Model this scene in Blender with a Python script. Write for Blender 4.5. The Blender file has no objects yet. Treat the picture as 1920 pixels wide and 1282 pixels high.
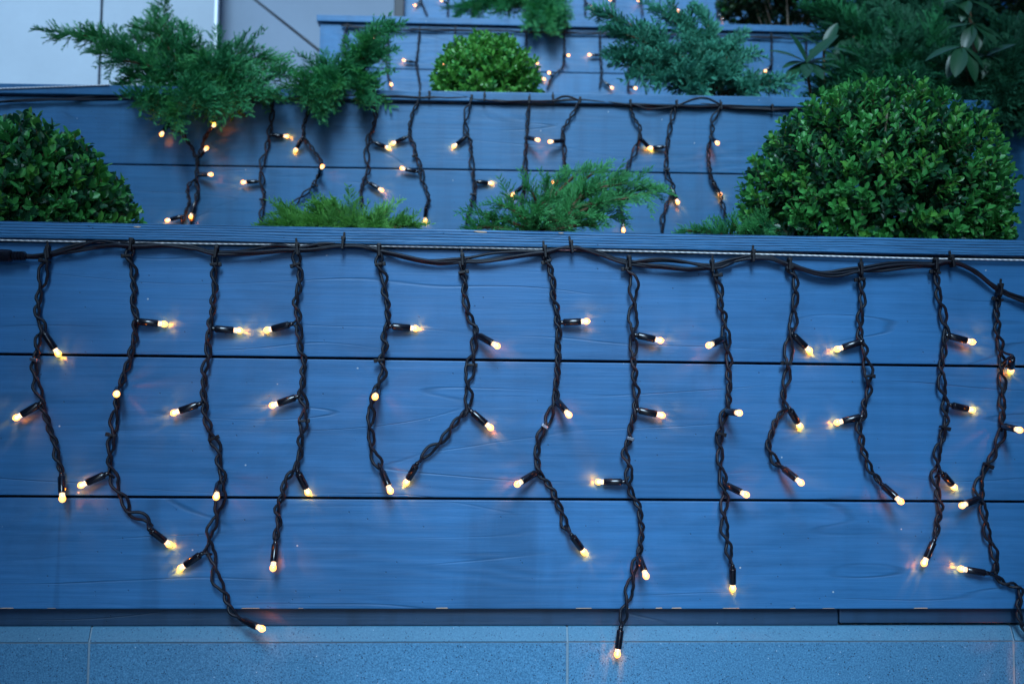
import bpy, math, random
import numpy as np
from mathutils import Vector, Matrix, Quaternion

R = random.Random(7)
S = bpy.context.scene
COL = S.collection

# ------------------------------------------------------------------ camera
MM = 0.000573                      # metres per photo pixel on the front planter face
DIST = 1.10                        # camera to front planter face
FPX = DIST / MM                    # focal length in photo pixels (1920 wide)
YAW, PITCH, ROLL = math.radians(2.9), math.radians(3.55), math.radians(0.57)
F0 = Vector((math.sin(YAW), math.cos(YAW), 0)); R0 = Vector((math.cos(YAW), -math.sin(YAW), 0))
CAM = Vector((0, 0, 0.42)) - F0 * DIST
FW = (F0 * math.cos(PITCH) + Vector((0, 0, 1)) * math.sin(PITCH)).normalized()
UP0 = R0.cross(FW).normalized()
RT = (R0 * math.cos(ROLL) + UP0 * math.sin(ROLL)).normalized()
UP = RT.cross(FW).normalized()
cd = bpy.data.cameras.new('camera'); cam = bpy.data.objects.new('camera', cd); COL.objects.link(cam)
cd.sensor_width = 36; cd.lens = FPX / 1920 * 36; cd.clip_start = 0.02; cd.clip_end = 60
rot = Matrix((RT, UP, -FW)).transposed().to_4x4()
cam.matrix_world = Matrix.Translation(CAM) @ rot
cd.dof.use_dof = True; cd.dof.focus_distance = DIST * 0.998; cd.dof.aperture_fstop = 7.5; cd.dof.aperture_blades = 0
S.camera = cam

def ray(px, py):
    return FW + RT * ((px - 960) / FPX) - UP * ((py - 641) / FPX)

# ------------------------------------------------------------------ world, sun, exposure
SUN_EL, SUN_AZ = math.radians(38), math.radians(185)   # azimuth: seen from above, clockwise from +Y
W = bpy.data.worlds.new('World'); S.world = W; W.use_nodes = True
wn = W.node_tree.nodes; wl = W.node_tree.links
sky = wn.new('ShaderNodeTexSky'); sky.sky_type = 'NISHITA'; sky.sun_disc = False
sky.sun_elevation = SUN_EL; sky.sun_rotation = SUN_AZ
sky.altitude = 300; sky.air_density = 1.0; sky.dust_density = 0.3; sky.ozone_density = 6.0
bg = wn['Background']; bg.inputs['Strength'].default_value = 0.11
wl.new(sky.outputs[0], bg.inputs['Color'])
ld = bpy.data.lights.new('sun', 'SUN'); ld.energy = 2.2; ld.angle = math.radians(25); ld.color = (0.56, 0.80, 1.0)
sun = bpy.data.objects.new('sun', ld); COL.objects.link(sun)
sd = Vector((math.sin(SUN_AZ) * math.cos(SUN_EL), math.cos(SUN_AZ) * math.cos(SUN_EL), math.sin(SUN_EL)))
sun.rotation_euler = (-sd).to_track_quat('-Z', 'Y').to_euler()
S.view_settings.view_transform = 'Standard'; S.view_settings.look = 'None'
S.view_settings.exposure = 1.19; S.view_settings.gamma = 1; S.view_settings.use_curve_mapping = False
S.cycles.use_denoising = True
S.cycles.max_bounces = 6; S.cycles.transparent_max_bounces = 12; S.cycles.sample_clamp_indirect = 4

# ------------------------------------------------------------------ material helpers
class Mat:
    def __init__(s, name):
        s.m = bpy.data.materials.new(name); s.m.use_nodes = True
        s.t = s.m.node_tree; s.N = s.t.nodes; s.L = s.t.links
        s.p = s.N['Principled BSDF']; s.out = s.N['Material Output']
    def n(s, typ, ins=None, **kw):
        nd = s.N.new('ShaderNode' + typ)
        for k, v in kw.items(): setattr(nd, k, v)
        for k, v in (ins or {}).items(): s.set(nd.inputs[k], v)
        return nd
    def set(s, sock, v):
        if isinstance(v, bpy.types.NodeSocket): s.L.new(v, sock)
        else:
            if hasattr(sock.default_value, '__len__') and not hasattr(v, '__len__'): v = (v,) * len(sock.default_value)
            if hasattr(v, '__len__') and len(v) == 3 and len(sock.default_value) == 4: v = (*v, 1)
            sock.default_value = v
    def math(s, op, a, b=0.0, c=None):
        nd = s.n('Math', operation=op); s.set(nd.inputs[0], a); s.set(nd.inputs[1], b)
        if c is not None: s.set(nd.inputs[2], c)
        return nd.outputs[0]
    def mix(s, f, a, b, mode='MIX'):
        nd = s.n('Mix', data_type='RGBA', blend_type=mode)
        s.set(nd.inputs[0], f); s.set(nd.inputs[6], a); s.set(nd.inputs[7], b)
        return nd.outputs[2]
    def ramp(s, f, pts):
        nd = s.n('ValToRGB'); s.L.new(f, nd.inputs[0]); e = nd.color_ramp.elements
        while len(e) < len(pts): e.new(0.5)
        for i, (p, c) in enumerate(pts):
            e[i].position = p
            e[i].color = (c, c, c, 1) if not hasattr(c, '__len__') else (*c, 1)
        return nd.outputs[0]
    def coords(s, scale=(1, 1, 1), rnd=True, loc=(0, 0, 0)):
        tc = s.n('TexCoord').outputs['Object']
        if rnd:
            oi = s.n('ObjectInfo')
            add = s.n('VectorMath', operation='ADD'); s.L.new(tc, add.inputs[0])
            mul = s.n('Math', operation='MULTIPLY'); s.L.new(oi.outputs['Random'], mul.inputs[0]); mul.inputs[1].default_value = 37.0
            s.L.new(mul.outputs[0], add.inputs[1]); tc = add.outputs[0]
        mp = s.n('Mapping'); s.L.new(tc, mp.inputs[0]); mp.inputs['Scale'].default_value = scale; mp.inputs['Location'].default_value = loc
        return mp.outputs[0]
    def noise(s, v, scale, detail=3, rough=.5, dist=0.0):
        nd = s.n('TexNoise', {'Scale': scale, 'Detail': detail, 'Roughness': rough, 'Distortion': dist}); s.L.new(v, nd.inputs['Vector'])
        return nd.outputs[0]
    def bump(s, h, strength, dist=0.001, prev=None):
        nd = s.n('Bump', {'Strength': strength, 'Distance': dist}); s.L.new(h, nd.inputs['Height'])
        if prev is not None: s.L.new(prev, nd.inputs['Normal'])
        s.L.new(nd.outputs[0], s.p.inputs['Normal']); return nd.outputs[0]
    def base(s, c, rough=None, spec=None):
        s.set(s.p.inputs['Base Color'], c)
        if rough is not None: s.set(s.p.inputs['Roughness'], rough)
        if spec is not None: s.p.inputs['Specular IOR Level'].default_value = spec

def wood(name, c0, c1, ridge=0.35, streak=0.13, stain=None, lines=0.0):
    M = Mat(name)
    v = M.coords((1, 1, 1))
    vg = M.coords((0.9, 20, 20)); vf = M.coords((6, 320, 320))
    # growth-ring bands, bent into long flat arches
    warp = M.noise(M.coords((2.2, 2, 9)), 1.6, 2, .5)
    z = M.n('SeparateXYZ'); M.L.new(v, z.inputs[0])
    ph = M.math('ADD', M.math('MULTIPLY', z.outputs[2], 190.0), M.math('MULTIPLY', warp, 42.0))
    rings = M.math('MULTIPLY_ADD', M.math('SINE', ph), .5, .5)
    ringmask = M.ramp(M.noise(M.coords((1.5, 3, 7)), 2.2, 1), [(.42, 0), (.62, 1)])
    rings = M.math('MULTIPLY', rings, ringmask)
    grain = M.noise(vg, 9, 6, .62, .3); fine = M.noise(vf, 1.0, 3, .6)
    big = M.noise(v, 3.3, 4, .55)
    vs = M.coords((26, 26, 1.6)); st = M.ramp(M.noise(vs, 1.4, 3, .6), [(.48, 0), (.75, 1)])
    # single thin dark cracks along the grain
    cf = M.noise(M.coords((.55, 1, 4.6)), 2.6, 2, .45)
    pp = M.math('PINGPONG', M.math('MULTIPLY', cf, 7.0), .5)
    crack = M.ramp(pp, [(.008, 1), (.040, 0)])
    crack = M.math('MULTIPLY', crack, M.ramp(M.noise(M.coords((3, 3, 14)), 1.7, 2), [(.40, 0), (.68, 1)]))
    if lines:
        lw = M.noise(M.coords((5, 3, 40)), 1.0, 3, .6)
        ls = M.math('SINE', M.math('ADD', M.math('MULTIPLY', z.outputs[2], 2150.0), M.math('MULTIPLY', lw, 11.0)))
        lm = M.ramp(M.noise(M.coords((14, 10, 200)), 1.0, 3, .6), [(.30, .15), (.62, 1)])
        lns = M.math('MULTIPLY', M.ramp(ls, [(.35, 0), (.95, 1)]), lm)
    f = M.math('ADD', M.math('MULTIPLY', grain, .55), M.math('MULTIPLY', big, .85))
    f = M.math('ADD', f, M.math('MULTIPLY', rings, -.16))
    f = M.math('ADD', f, M.math('MULTIPLY', M.noise(M.coords((5, 30, 300)), 1.0, 4, .65), .60))
    f = M.math('SUBTRACT', f, .44)
    col = M.mix(f, c0, c1)
    col = M.mix(M.math('MULTIPLY', st, streak), col, tuple(x * .62 for x in c0))
    col = M.mix(M.math('MULTIPLY', crack, .38), col, tuple(x * .35 for x in c0))
    if lines: col = M.mix(M.math('MULTIPLY', lns, lines), col, tuple(x * .30 for x in c0))
    vk = M.n('TexVoronoi', {'Scale': 7.5, 'Randomness': 1.0}, feature='F1'); M.L.new(M.coords((.75, 1, 1)), vk.inputs['Vector'])
    kd = M.math('ADD', vk.outputs['Distance'], M.math('MULTIPLY', M.noise(v, 45, 2), .03))
    ksel = M.ramp(vk.outputs['Color'], [(.42, 0), (.47, 1)])
    knot = M.math('MULTIPLY', M.ramp(kd, [(.075, 0), (.088, 1), (.10, .1), (.118, .55), (.14, 0)]), ksel)
    col = M.mix(M.math('MULTIPLY', knot, .26), col, tuple(x * .4 for x in c0))
    dirt = M.ramp(M.noise(M.coords((5, 5, 9)), 1.6, 5, .7, .6), [(.52, 0), (.74, 1)])
    col = M.mix(M.math('MULTIPLY', dirt, .28), col, tuple(x * .62 for x in c0))
    # scuffs: thin pale scratches and dirt dots
    vor = M.n('TexVoronoi', {'Scale': 62.0}, feature='F1'); M.L.new(v, vor.inputs['Vector'])
    spk = M.ramp(vor.outputs['Distance'], [(.045, 1), (.07, 0)])
    sel = M.ramp(M.noise(v, 40, 0), [(.66, 0), (.68, 1)])
    col = M.mix(M.math('MULTIPLY', M.math('MULTIPLY', spk, sel), .75), col, (.55, .6, .62))
    vor2 = M.n('TexVoronoi', {'Scale': 95.0}, feature='F1'); M.L.new(v, vor2.inputs['Vector'])
    spk2 = M.ramp(vor2.outputs['Distance'], [(.06, 1), (.10, 0)])
    sel2 = M.ramp(M.noise(v, 31, 0), [(.56, 0), (.58, 1)])
    col = M.mix(M.math('MULTIPLY', M.math('MULTIPLY', spk2, sel2), .55), col, tuple(x * .3 for x in c0))
    if stain is not None:
        tc = M.n('TexCoord').outputs['Object']; xy = M.n('SeparateXYZ'); M.L.new(tc, xy.inputs[0])
        for (sx, wd, h0, amt) in stain:
            wob = M.math('MULTIPLY', M.noise(M.coords((30, 14, 4), rnd=False), 2.0, 4, .65), wd * 1.6)
            dx = M.math('ABSOLUTE', M.math('SUBTRACT', xy.outputs[0], sx))
            low = M.math('SUBTRACT', 1.0, M.math('DIVIDE', M.math('ADD', xy.outputs[2], .06), h0))
            e = M.math('SUBTRACT', M.math('ADD', M.math('MULTIPLY', low, wd), wob), dx)
            k = M.ramp(M.math('MULTIPLY', e, 1 / wd), [(.2, 0), (.95, 1)])
            col = M.mix(M.math('MULTIPLY', k, amt), col, tuple(x * .55 for x in c0))
    M.base(col, M.math('MULTIPLY_ADD', grain, .25, .36), .45)
    h = M.math('ADD', M.math('MULTIPLY', fine, .35), M.math('MULTIPLY', grain, ridge * 2))
    h = M.math('ADD', h, M.math('MULTIPLY', rings, .28))
    h = M.math('SUBTRACT', h, M.math('MULTIPLY', crack, .8))
    h = M.math('SUBTRACT', h, M.math('MULTIPLY', M.math('MULTIPLY', spk2, sel2), .5))
    if lines: h = M.math('SUBTRACT', h, M.math('MULTIPLY', lns, 1.2))
    M.bump(h, .55 if ridge < .6 else .9, .0009)
    return M.m

C0, C1 = (.011, .085, .205), (.042, .215, .48)
m_board = wood('painted_board', C0, C1)
m_boardlow = wood('painted_board_stained', C0, C1, stain=[(-.005, .040, .16, .33), (-.375, .009, .20, .20), (-.47, .003, .09, .25)])
m_back = wood('painted_board_upper', (.007, .078, .175), (.030, .185, .39), streak=.3)
m_rim = wood('painted_coping', (.020, .11, .25), (.050, .23, .47), ridge=.9, lines=.85)
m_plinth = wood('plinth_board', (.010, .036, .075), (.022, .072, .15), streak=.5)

def simple(name, c, rough=.5, spec=.5, metal=0.0, nscale=None, namt=.2, bump=None):
    M = Mat(name)
    if nscale:
        nz = M.noise(M.coords(), nscale, 4, .6)
        M.base(M.mix(nz, tuple(x * (1 - namt) for x in c), tuple(min(1, x * (1 + namt)) for x in c)), rough, spec)
        if bump: M.bump(nz, bump, .001)
    else: M.base(c, rough, spec)
    M.p.inputs['Metallic'].default_value = metal
    return M.m
m_cable = simple('rubber_cable', (.0045, .008, .016), .5, .35, nscale=240, namt=.35, bump=.15)
m_holder = simple('gloss_black_plastic', (.006, .007, .012), .16, .6)
m_tie = simple('black_nylon', (.005, .006, .010), .5, .35)
m_clip = simple('bare_steel', (.20, .23, .28), .4, .5, 1.0)
m_void = simple('dark_gap', (.006, .008, .012), .9, .1)
m_soil = simple('soil', (.035, .024, .017), .95, .1, nscale=60, namt=.5, bump=.6)
m_chip = simple('bare_wood', (.58, .42, .30), .7, .2, nscale=200, namt=.3)
m_grout = simple('grout', (.20, .29, .36), .9, .2, nscale=300, namt=.2)
m_rod = simple('dark_metal', (.02, .024, .03), .5, .4)

def stone(name, a, b, grains=1.0):
    M = Mat(name); v = M.coords()
    n1 = M.noise(v, 520, 3, .75); n2 = M.noise(v, 9, 4, .6); n3 = M.noise(v, 210, 2, .6)
    col = M.mix(M.ramp(n1, [(.33, 0), (.68, 1)]), a, b)
    col = M.mix(M.math('MULTIPLY', n2, .55), col, tuple(x * .62 for x in a))
    for sc, thr, c, am in ((330, .18, (.02, .06, .13), .85), (210, .10, (.01, .04, .09), .9), (160, .06, (.45, .6, .75), .6)):
        vo = M.n('TexVoronoi', {'Scale': sc / (1.0 if sc > 300 else 1.3)}, feature='F1'); M.L.new(v, vo.inputs['Vector'])
        sel = M.ramp(M.noise(v, sc * .45, 0), [(.50, 0), (.56, 1)])
        k = M.math('MULTIPLY', M.ramp(vo.outputs['Distance'], [(thr, 1), (thr * 1.7, 0)]), sel)
        col = M.mix(M.math('MULTIPLY', k, am * grains), col, c)
    M.base(col, .62, .35); M.bump(M.math('ADD', n1, M.math('MULTIPLY', n3, .7)), .35, .0006)
    return M.m
m_stone = stone('basalt_tile', (.035, .15, .28), (.13, .38, .62))
m_ledge = stone('basalt_tile_smooth', (.060, .20, .33), (.105, .30, .46), .7)

def panel(name, c):
    M = Mat(name); v = M.coords()
    n1 = M.noise(v, 2.4, 5, .6); n2 = M.noise(v, 60, 4, .7)
    col = M.mix(n1, tuple(x * .72 for x in c), tuple(min(.9, x * 1.22) for x in c))
    col = M.mix(M.math('MULTIPLY', n2, .25), col, tuple(x * .8 for x in c))
    M.base(col, .7, .3); M.bump(n2, .15, .002)
    return M.m
m_panel = panel('pale_cladding', (.30, .36, .41))
m_panel2 = panel('shaded_cladding', (.17, .22, .28))  # same cladding past the corner, its shade put into the colour
m_edge = simple('panel_edge_highlight', (.72, .78, .84), .5)  # highlight along the panel edge, painted as a bright colour

def wiremat():
    M = Mat('wire_rope'); v = M.coords((1, 1, 1), rnd=False)
    w = M.n('TexWave', {'Scale': 95.0, 'Distortion': 0.0}, wave_type='BANDS', bands_direction='DIAGONAL'); M.L.new(v, w.inputs['Vector'])
    M.base(M.mix(w.outputs['Fac'], (.45, .50, .55), (.92, .93, .93)), .45, .6)
    M.bump(w.outputs['Fac'], .6, .0006)
    return M.m
m_wire = wiremat()

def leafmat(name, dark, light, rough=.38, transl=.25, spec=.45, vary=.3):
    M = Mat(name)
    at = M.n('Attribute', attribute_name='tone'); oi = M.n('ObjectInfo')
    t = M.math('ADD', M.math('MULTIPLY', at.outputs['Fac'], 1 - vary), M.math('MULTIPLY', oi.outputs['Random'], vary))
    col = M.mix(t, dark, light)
    M.base(col, rough, spec)
    tr = M.n('BsdfTranslucent', {'Color': M.mix(.5, col, light)})
    mx = M.n('MixShader', {0: transl}); M.L.new(M.p.outputs[0], mx.inputs[1]); M.L.new(tr.outputs[0], mx.inputs[2])
    M.L.new(mx.outputs[0], M.out.inputs[0])
    return M.m
m_box = leafmat('box_leaf', (.014, .12, .030), (.10, .46, .10))
m_boxnew = leafmat('box_leaf_new', (.040, .21, .035), (.13, .42, .065))
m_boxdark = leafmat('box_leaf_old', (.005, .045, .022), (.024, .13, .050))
m_boxshade = leafmat('box_leaf_shaded', (.010, .035, .008), (.030, .085, .016))  # shaded copy of the box leaf: upper right shade put into the colour
m_junA = leafmat('juniper_scale_deep', (.009, .09, .040), (.055, .36, .125), .55, .2, .3, vary=.5)
m_junB = leafmat('juniper_scale_bright', (.020, .16, .055), (.11, .50, .15), .55, .25, .3, vary=.5)
m_junC = leafmat('juniper_scale_blue', (.014, .12, .075), (.085, .40, .26), .55, .2, .3, vary=.5)
m_junL = leafmat('juniper_scale_lime', (.05, .24, .05), (.20, .56, .11), .55, .25, .3, vary=.5)
m_junD = leafmat('juniper_scale_shaded', (.006, .052, .028), (.028, .165, .075), .6, .15, .25, vary=.5)  # shade under the overhang at upper right put into the scale colour
m_rhodo = leafmat('rhododendron_leaf', (.007, .045, .022), (.020, .095, .036), .38, .2, .5)
m_twig = simple('brown_twig', (.10, .055, .028), .7, .3, nscale=90, namt=.4)
m_pale_twig = simple('pale_bark', (.30, .25, .19), .8, .2, nscale=120, namt=.5)

def bulbmat(kind, strength=3.1):
    M = Mat('lamp_' + kind)
    if kind == 'core':
        e = M.n('Emission', {'Color': (1.0, .44, .13), 'Strength': strength}); M.L.new(e.outputs[0], M.out.inputs[0])
    elif kind == 'dome':
        e = M.n('Emission', {'Color': (1.0, .33, .05), 'Strength': 1.0})
        tp = M.n('BsdfTransparent', {'Color': (1, .93, .85)})
        gl = M.n('BsdfGlossy', {'Color': (1, 1, 1), 'Roughness': .08}); mx = M.n('MixShader', {0: .10})
        M.L.new(tp.outputs[0], mx.inputs[1]); M.L.new(gl.outputs[0], mx.inputs[2])
        ad = M.n('AddShader'); M.L.new(mx.outputs[0], ad.inputs[0]); M.L.new(e.outputs[0], ad.inputs[1]); M.L.new(ad.outputs[0], M.out.inputs[0])
        e.inputs['Strength'].default_value = 1.0
    else:
        e = M.n('Emission', {'Color': (1.0, .72, .50), 'Strength': .28})
        tp = M.n('BsdfTransparent', {'Color': (.9, .92, .95)})
        gl = M.n('BsdfGlossy', {'Color': (1, 1, 1), 'Roughness': .12}); mx = M.n('MixShader', {0: .45})
        M.L.new(tp.outputs[0], mx.inputs[1]); M.L.new(gl.outputs[0], mx.inputs[2])
        ad = M.n('AddShader'); M.L.new(mx.outputs[0], ad.inputs[0]); M.L.new(e.outputs[0], ad.inputs[1]); M.L.new(ad.outputs[0], M.out.inputs[0])
    return M.m
m_cores = [bulbmat('core', q) for q in (1.9, 2.9, 4.2)]; m_dome, m_barrel = bulbmat('dome'), bulbmat('barrel')

# ------------------------------------------------------------------ mesh helpers
def mesh(name, V, Fc, mats, smooth=False, mi=None, tone=None):
    me = bpy.data.meshes.new(name)
    me.from_pydata([tuple(v) for v in V], [], [tuple(f) for f in Fc])
    for m in (mats if isinstance(mats, (list, tuple)) else [mats]): me.materials.append(m)
    n = len(me.polygons)
    if smooth: me.polygons.foreach_set('use_smooth', [True] * n)
    if mi is not None: me.polygons.foreach_set('material_index', mi)
    if tone is not None:
        a = me.attributes.new('tone', 'FLOAT', 'FACE'); a.data.foreach_set('value', np.asarray(tone, dtype=np.float32))
    me.update(); return me
def obj(name, me, parent=None, loc=None, rot=None, world=None, scale=None):
    o = bpy.data.objects.new(name, me); COL.objects.link(o)
    if world is not None:
        if parent is not None: o.parent = parent; world = Matrix.Translation(-pw(parent)) @ world
        o.matrix_local = world
        return o
    l = Vector(loc) if loc is not None else Vector((0, 0, 0))
    if parent is not None: o.parent = parent; l = l - pw(parent)
    o.location = l
    if rot is not None: o.rotation_euler = rot
    return o
def pw(p):                                   # world position of an unrotated ancestor chain
    v = Vector((0, 0, 0))
    while p is not None: v = v + p.location; p = p.parent
    return v
def thing(name, label, cat, loc, group=None, me=None):
    o = bpy.data.objects.new(name, me); COL.objects.link(o); o.location = loc
    o['label'] = label; o['category'] = cat
    if group: o['group'] = group
    return o
def wobj(name, V, Fc, mats, parent=None, **kw):     # vertices given in world space
    V = [Vector(v) for v in V]; n = len(V); c = sum(V, Vector()) / n
    return obj(name, mesh(name, [v - c for v in V], Fc, mats, **kw), parent, c)

def box_bevel(sx, sy, sz, b):
    """box centred on origin, all edges chamfered by b"""
    import bmesh
    bm = bmesh.new(); bmesh.ops.create_cube(bm, size=1)
    for v in bm.verts: v.co = Vector((v.co.x * sx, v.co.y * sy, v.co.z * sz))
    if b: bmesh.ops.bevel(bm, geom=bm.edges[:], offset=b, segments=2, affect='EDGES', profile=.6)
    V = [v.co.copy() for v in bm.verts]; F = [[v.index for v in f.verts] for f in bm.faces]
    bm.free(); return V, F

def catmull(P, step):
    P = [Vector(p) for p in P]
    if len(P) < 3:
        P = [P[0], (P[0] + P[-1]) / 2, P[-1]]
    Q = [P[0] * 2 - P[1]] + P + [P[-1] * 2 - P[-2]]; out = []
    for i in range(1, len(Q) - 2):
        a, b, c, d = Q[i - 1:i + 3]; n = max(1, int((c - b).length / step))
        for k in range(n):
            t = k / n
            out.append(.5 * ((2 * b) + (c - a) * t + (2 * a - 5 * b + 4 * c - d) * t * t + (3 * b - a - 3 * c + d) * t ** 3))
    out.append(P[-1]); return out
def sweep(P, r, sides, V, Fc, caps=True):
    """append a tube along the points; r number or list"""
    n = len(P); base = len(V); ref = Vector((0, -1, 0.13))
    for i, p in enumerate(P):
        t = (P[min(i + 1, n - 1)] - P[max(i - 1, 0)]).normalized()
        a = t.cross(ref)
        if a.length < 1e-3: a = t.cross(Vector((1, 0, 0)))
        a.normalize(); b = t.cross(a); ref = (a.cross(t)).normalized()
        rr = r[i] if hasattr(r, '__len__') else r
        for k in range(sides):
            an = 2 * math.pi * k / sides
            V.append(p + a * (rr * math.cos(an)) + b * (rr * math.sin(an)))
    for i in range(n - 1):
        for k in range(sides):
            k2 = (k + 1) % sides
            Fc.append((base + i * sides + k, base + i * sides + k2, base + (i + 1) * sides + k2, base + (i + 1) * sides + k))
    if caps:
        Fc.append(tuple(base + k for k in range(sides))[::-1]); Fc.append(tuple(base + (n - 1) * sides + k for k in range(sides)))

# ------------------------------------------------------------------ wall planes
class Plane:
    """vertical wall plane: origin O, horizontal direction u, outward normal n (towards the camera)"""
    def __init__(s, Y, ang=0.0):
        s.u = Vector((math.cos(ang), math.sin(ang), 0)); s.n = Vector((math.sin(ang), -math.cos(ang), 0))
        s.ang = ang
        k = ray(960, 641); t = (Y - CAM.y) / k.y; p = CAM + k * t
        s.O = Vector((p.x, Y, 0))
    def hit(s, px, py, off=0.0):
        k = ray(px, py); O = s.O + s.n * off
        return CAM + k * ((O - CAM).dot(s.n) / k.dot(s.n))
P1 = Plane(0.0)
P2 = Plane(0.705, math.radians(-1.5))
P3 = Plane(1.58, math.radians(-.9))
P4 = Plane(2.42, math.radians(-.9))

# ------------------------------------------------------------------ setting, added light blockers
gz = -0.62
g = wobj('ground', [(-12, -14, gz), (12, -14, gz), (12, 12, gz), (-12, 12, gz)], [(0, 1, 2, 3)], simple('paving', (.22, .24, .26), .8, nscale=6, namt=.2)); g['kind'] = 'structure'

def solid(name, P, z0, z1, mat):
    n = len(P); V = [(x, y, z) for z in (z0, z1) for x, y in P]
    Fq = [(i, (i + 1) % n, n + (i + 1) % n, n + i) for i in range(n)] + [tuple(range(n))[::-1], tuple(range(n, 2 * n))]
    o = wobj(name, V, Fq, mat); o['kind'] = 'structure'; return o
m_blocker = simple('light_blocker_dark', (.06, .08, .11), .9, nscale=5, namt=.2)  # dark finish of the added light blockers
solid('right_light_blocker', [(.88, -.95), (.88, -.02), (1.02, .30), (2.35, 2.9), (2.6, 2.9), (1.27, .30), (1.13, -.95)], gz, 3.2, m_blocker)  # unseen wall, added to shade the right side and upper right
solid('left_light_blocker', [(-1.02, -.95), (-.86, -.95), (-.86, -.02), (-1.02, -.02)], gz, 2.8, m_blocker)  # unseen wall, added to darken the left end of the front boards
solid('rear_light_blocker', [(-2.8, -2.15), (-.47, -2.15), (-.47, -1.95), (-2.8, -1.95)], gz, 3.0, m_blocker)  # unseen pair added behind the camera: sun passes only the gap between
solid('rear_light_blocker', [(.33, -2.15), (2.8, -2.15), (2.8, -1.95), (.33, -1.95)], gz, 3.0, m_blocker)  # right half of the added pair that narrows the sunlight

def slab(name, pl, x0, x1, z0, z1, d0, d1, mat, parent, bev=.0012):
    """board on plane pl between in-plane x0..x1, z0..z1, front at offset d0, back at offset d1 (towards the wall interior)"""
    V, Fc = box_bevel(x1 - x0, abs(d0 - d1), z1 - z0, bev)
    c = pl.O + pl.u * ((x0 + x1) / 2) + pl.n * ((d0 + d1) / 2) + Vector((0, 0, (z0 + z1) / 2))
    Mr = Matrix.Rotation(pl.ang, 3, 'Z')
    return obj(name, mesh(name, [Mr @ v for v in V], Fc, mat), parent, c)
def inx(pl, p): return (p - pl.O).dot(pl.u)

def planter(pl, rimy, x0, x1, depth, label, first=False, front_px=None):
    top = pl.hit(960, rimy, .010).z
    T = thing('raised_planter', label, 'planter', pl.O + Vector((0, 0, top - .46)), 'stepped blue wooden planters')
    b = m_board if first else m_back
    slab('rim_board', pl, x0 - .008, x1, top - .0175, top, .010, -.034, m_rim if first else m_back, T, .0016)
    zs = [top - .0178]; h = [.1172, .1452, .1140]
    z = top - .0205
    for i, hh in enumerate(h):
        joints = [x0, x1] if not first else [x0, x1]
        slab('board', pl, x0, x1, z - hh, z, 0, -.024, (m_boardlow if (first and i == 2) else b), T)
        z -= hh + .0027
    bottom = z + .0027
    slab('backing', pl, x0 + .01, x1 - .01, bottom + .004, top - .019, -.0245, -.034, m_void, T, 0)
    # soil
    slab('soil', pl, x0 + .02, x1 - .02, bottom, top - .05, -.036, -depth, m_soil, T, 0)
    # end board on the left side
    V, Fc = box_bevel(.022, depth - .04, top - .022 - bottom, .001)
    c = pl.O + pl.u * (x0 + .011) - pl.n * (depth / 2 + .012) + Vector((0, 0, (top - .022 + bottom) / 2))
    Mr = Matrix.Rotation(pl.ang, 3, 'Z')
    obj('end_board', mesh('end_board', [Mr @ v for v in V], Fc, b), T, c)
    return T, top, bottom

T1, top1, bot1 = planter(P1, 432, -1.5, 1.5, .66, 'front blue-grey wooden planter with the weathered rim, nearest the camera', True)
T2, top2, bot2 = planter(P2, 173, -2.0, 2.2, .84, 'second wooden planter up, behind the two big box balls and under the overhanging junipers')
x3 = inx(P3, P3.hit(600, 60))
T3, top3, bot3 = planter(P3, 36, x3, 3.0, .80, 'third wooden planter up, its left end standing against the pale cladding')
x4 = inx(P4, P4.hit(757, 20))
T4, top4, bot4 = planter(P4, -95, x4, 3.6, .5, 'uppermost wooden planter, cut off by the top edge of the photo')

# chips of bare wood along the front rim's top and the lowest board's bottom edge
def chip(px, py, w, h, off, par):
    a = P1.hit(px, py, off); n = 9; V = [a]; Fc = []
    for i in range(n):
        an = 2 * math.pi * i / n; k = R.uniform(.7, 1.15)
        V.append(a + P1.u * (math.cos(an) * w * MM / 2 * k) + Vector((0, 0, math.sin(an) * h * MM / 2 * k)))
    for i in range(n): Fc.append((0, 1 + i, 1 + (i + 1) % n))
    V2 = [v + P1.n * .0003 for v in V]
    Fs = Fc + [(1 + i, 11 + i if False else 1 + (i + 1) % n, n + 2 + (i + 1) % n, n + 2 + i) for i in range(n)] + [tuple(reversed([q + n + 1 for q in f])) for f in Fc]
    wobj('bare_wood_chip', V + V2, Fs, m_chip, par)
for px, py, w, h in ((258, 425.5, 16, 3), (901, 434.5, 27, 4), (1052, 437, 11, 2.2)): chip(px, py, w, h, .0103, T1)
zb = None
V, Fc = [], []
xx = 5
while xx < 1915:
    w = R.uniform(6, 36)
    if R.random() < .55:
        a = P1.hit(xx, 900, .0004); a.z = bot1 + .0006; b = P1.hit(xx + w, 900, .0004); b.z = a.z
        n = len(V); hh = R.uniform(.0004, .0011)
        V += [a, b, b + Vector((-.001, 0, hh)), a + Vector((.001, 0, hh * .8))]; Fc.append((n, n + 1, n + 2, n + 3))
    xx += w + R.uniform(10, 90)
o = wobj('splintered_edge', V, Fc, m_chip, T1); o['kind'] = 'stuff'

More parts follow.
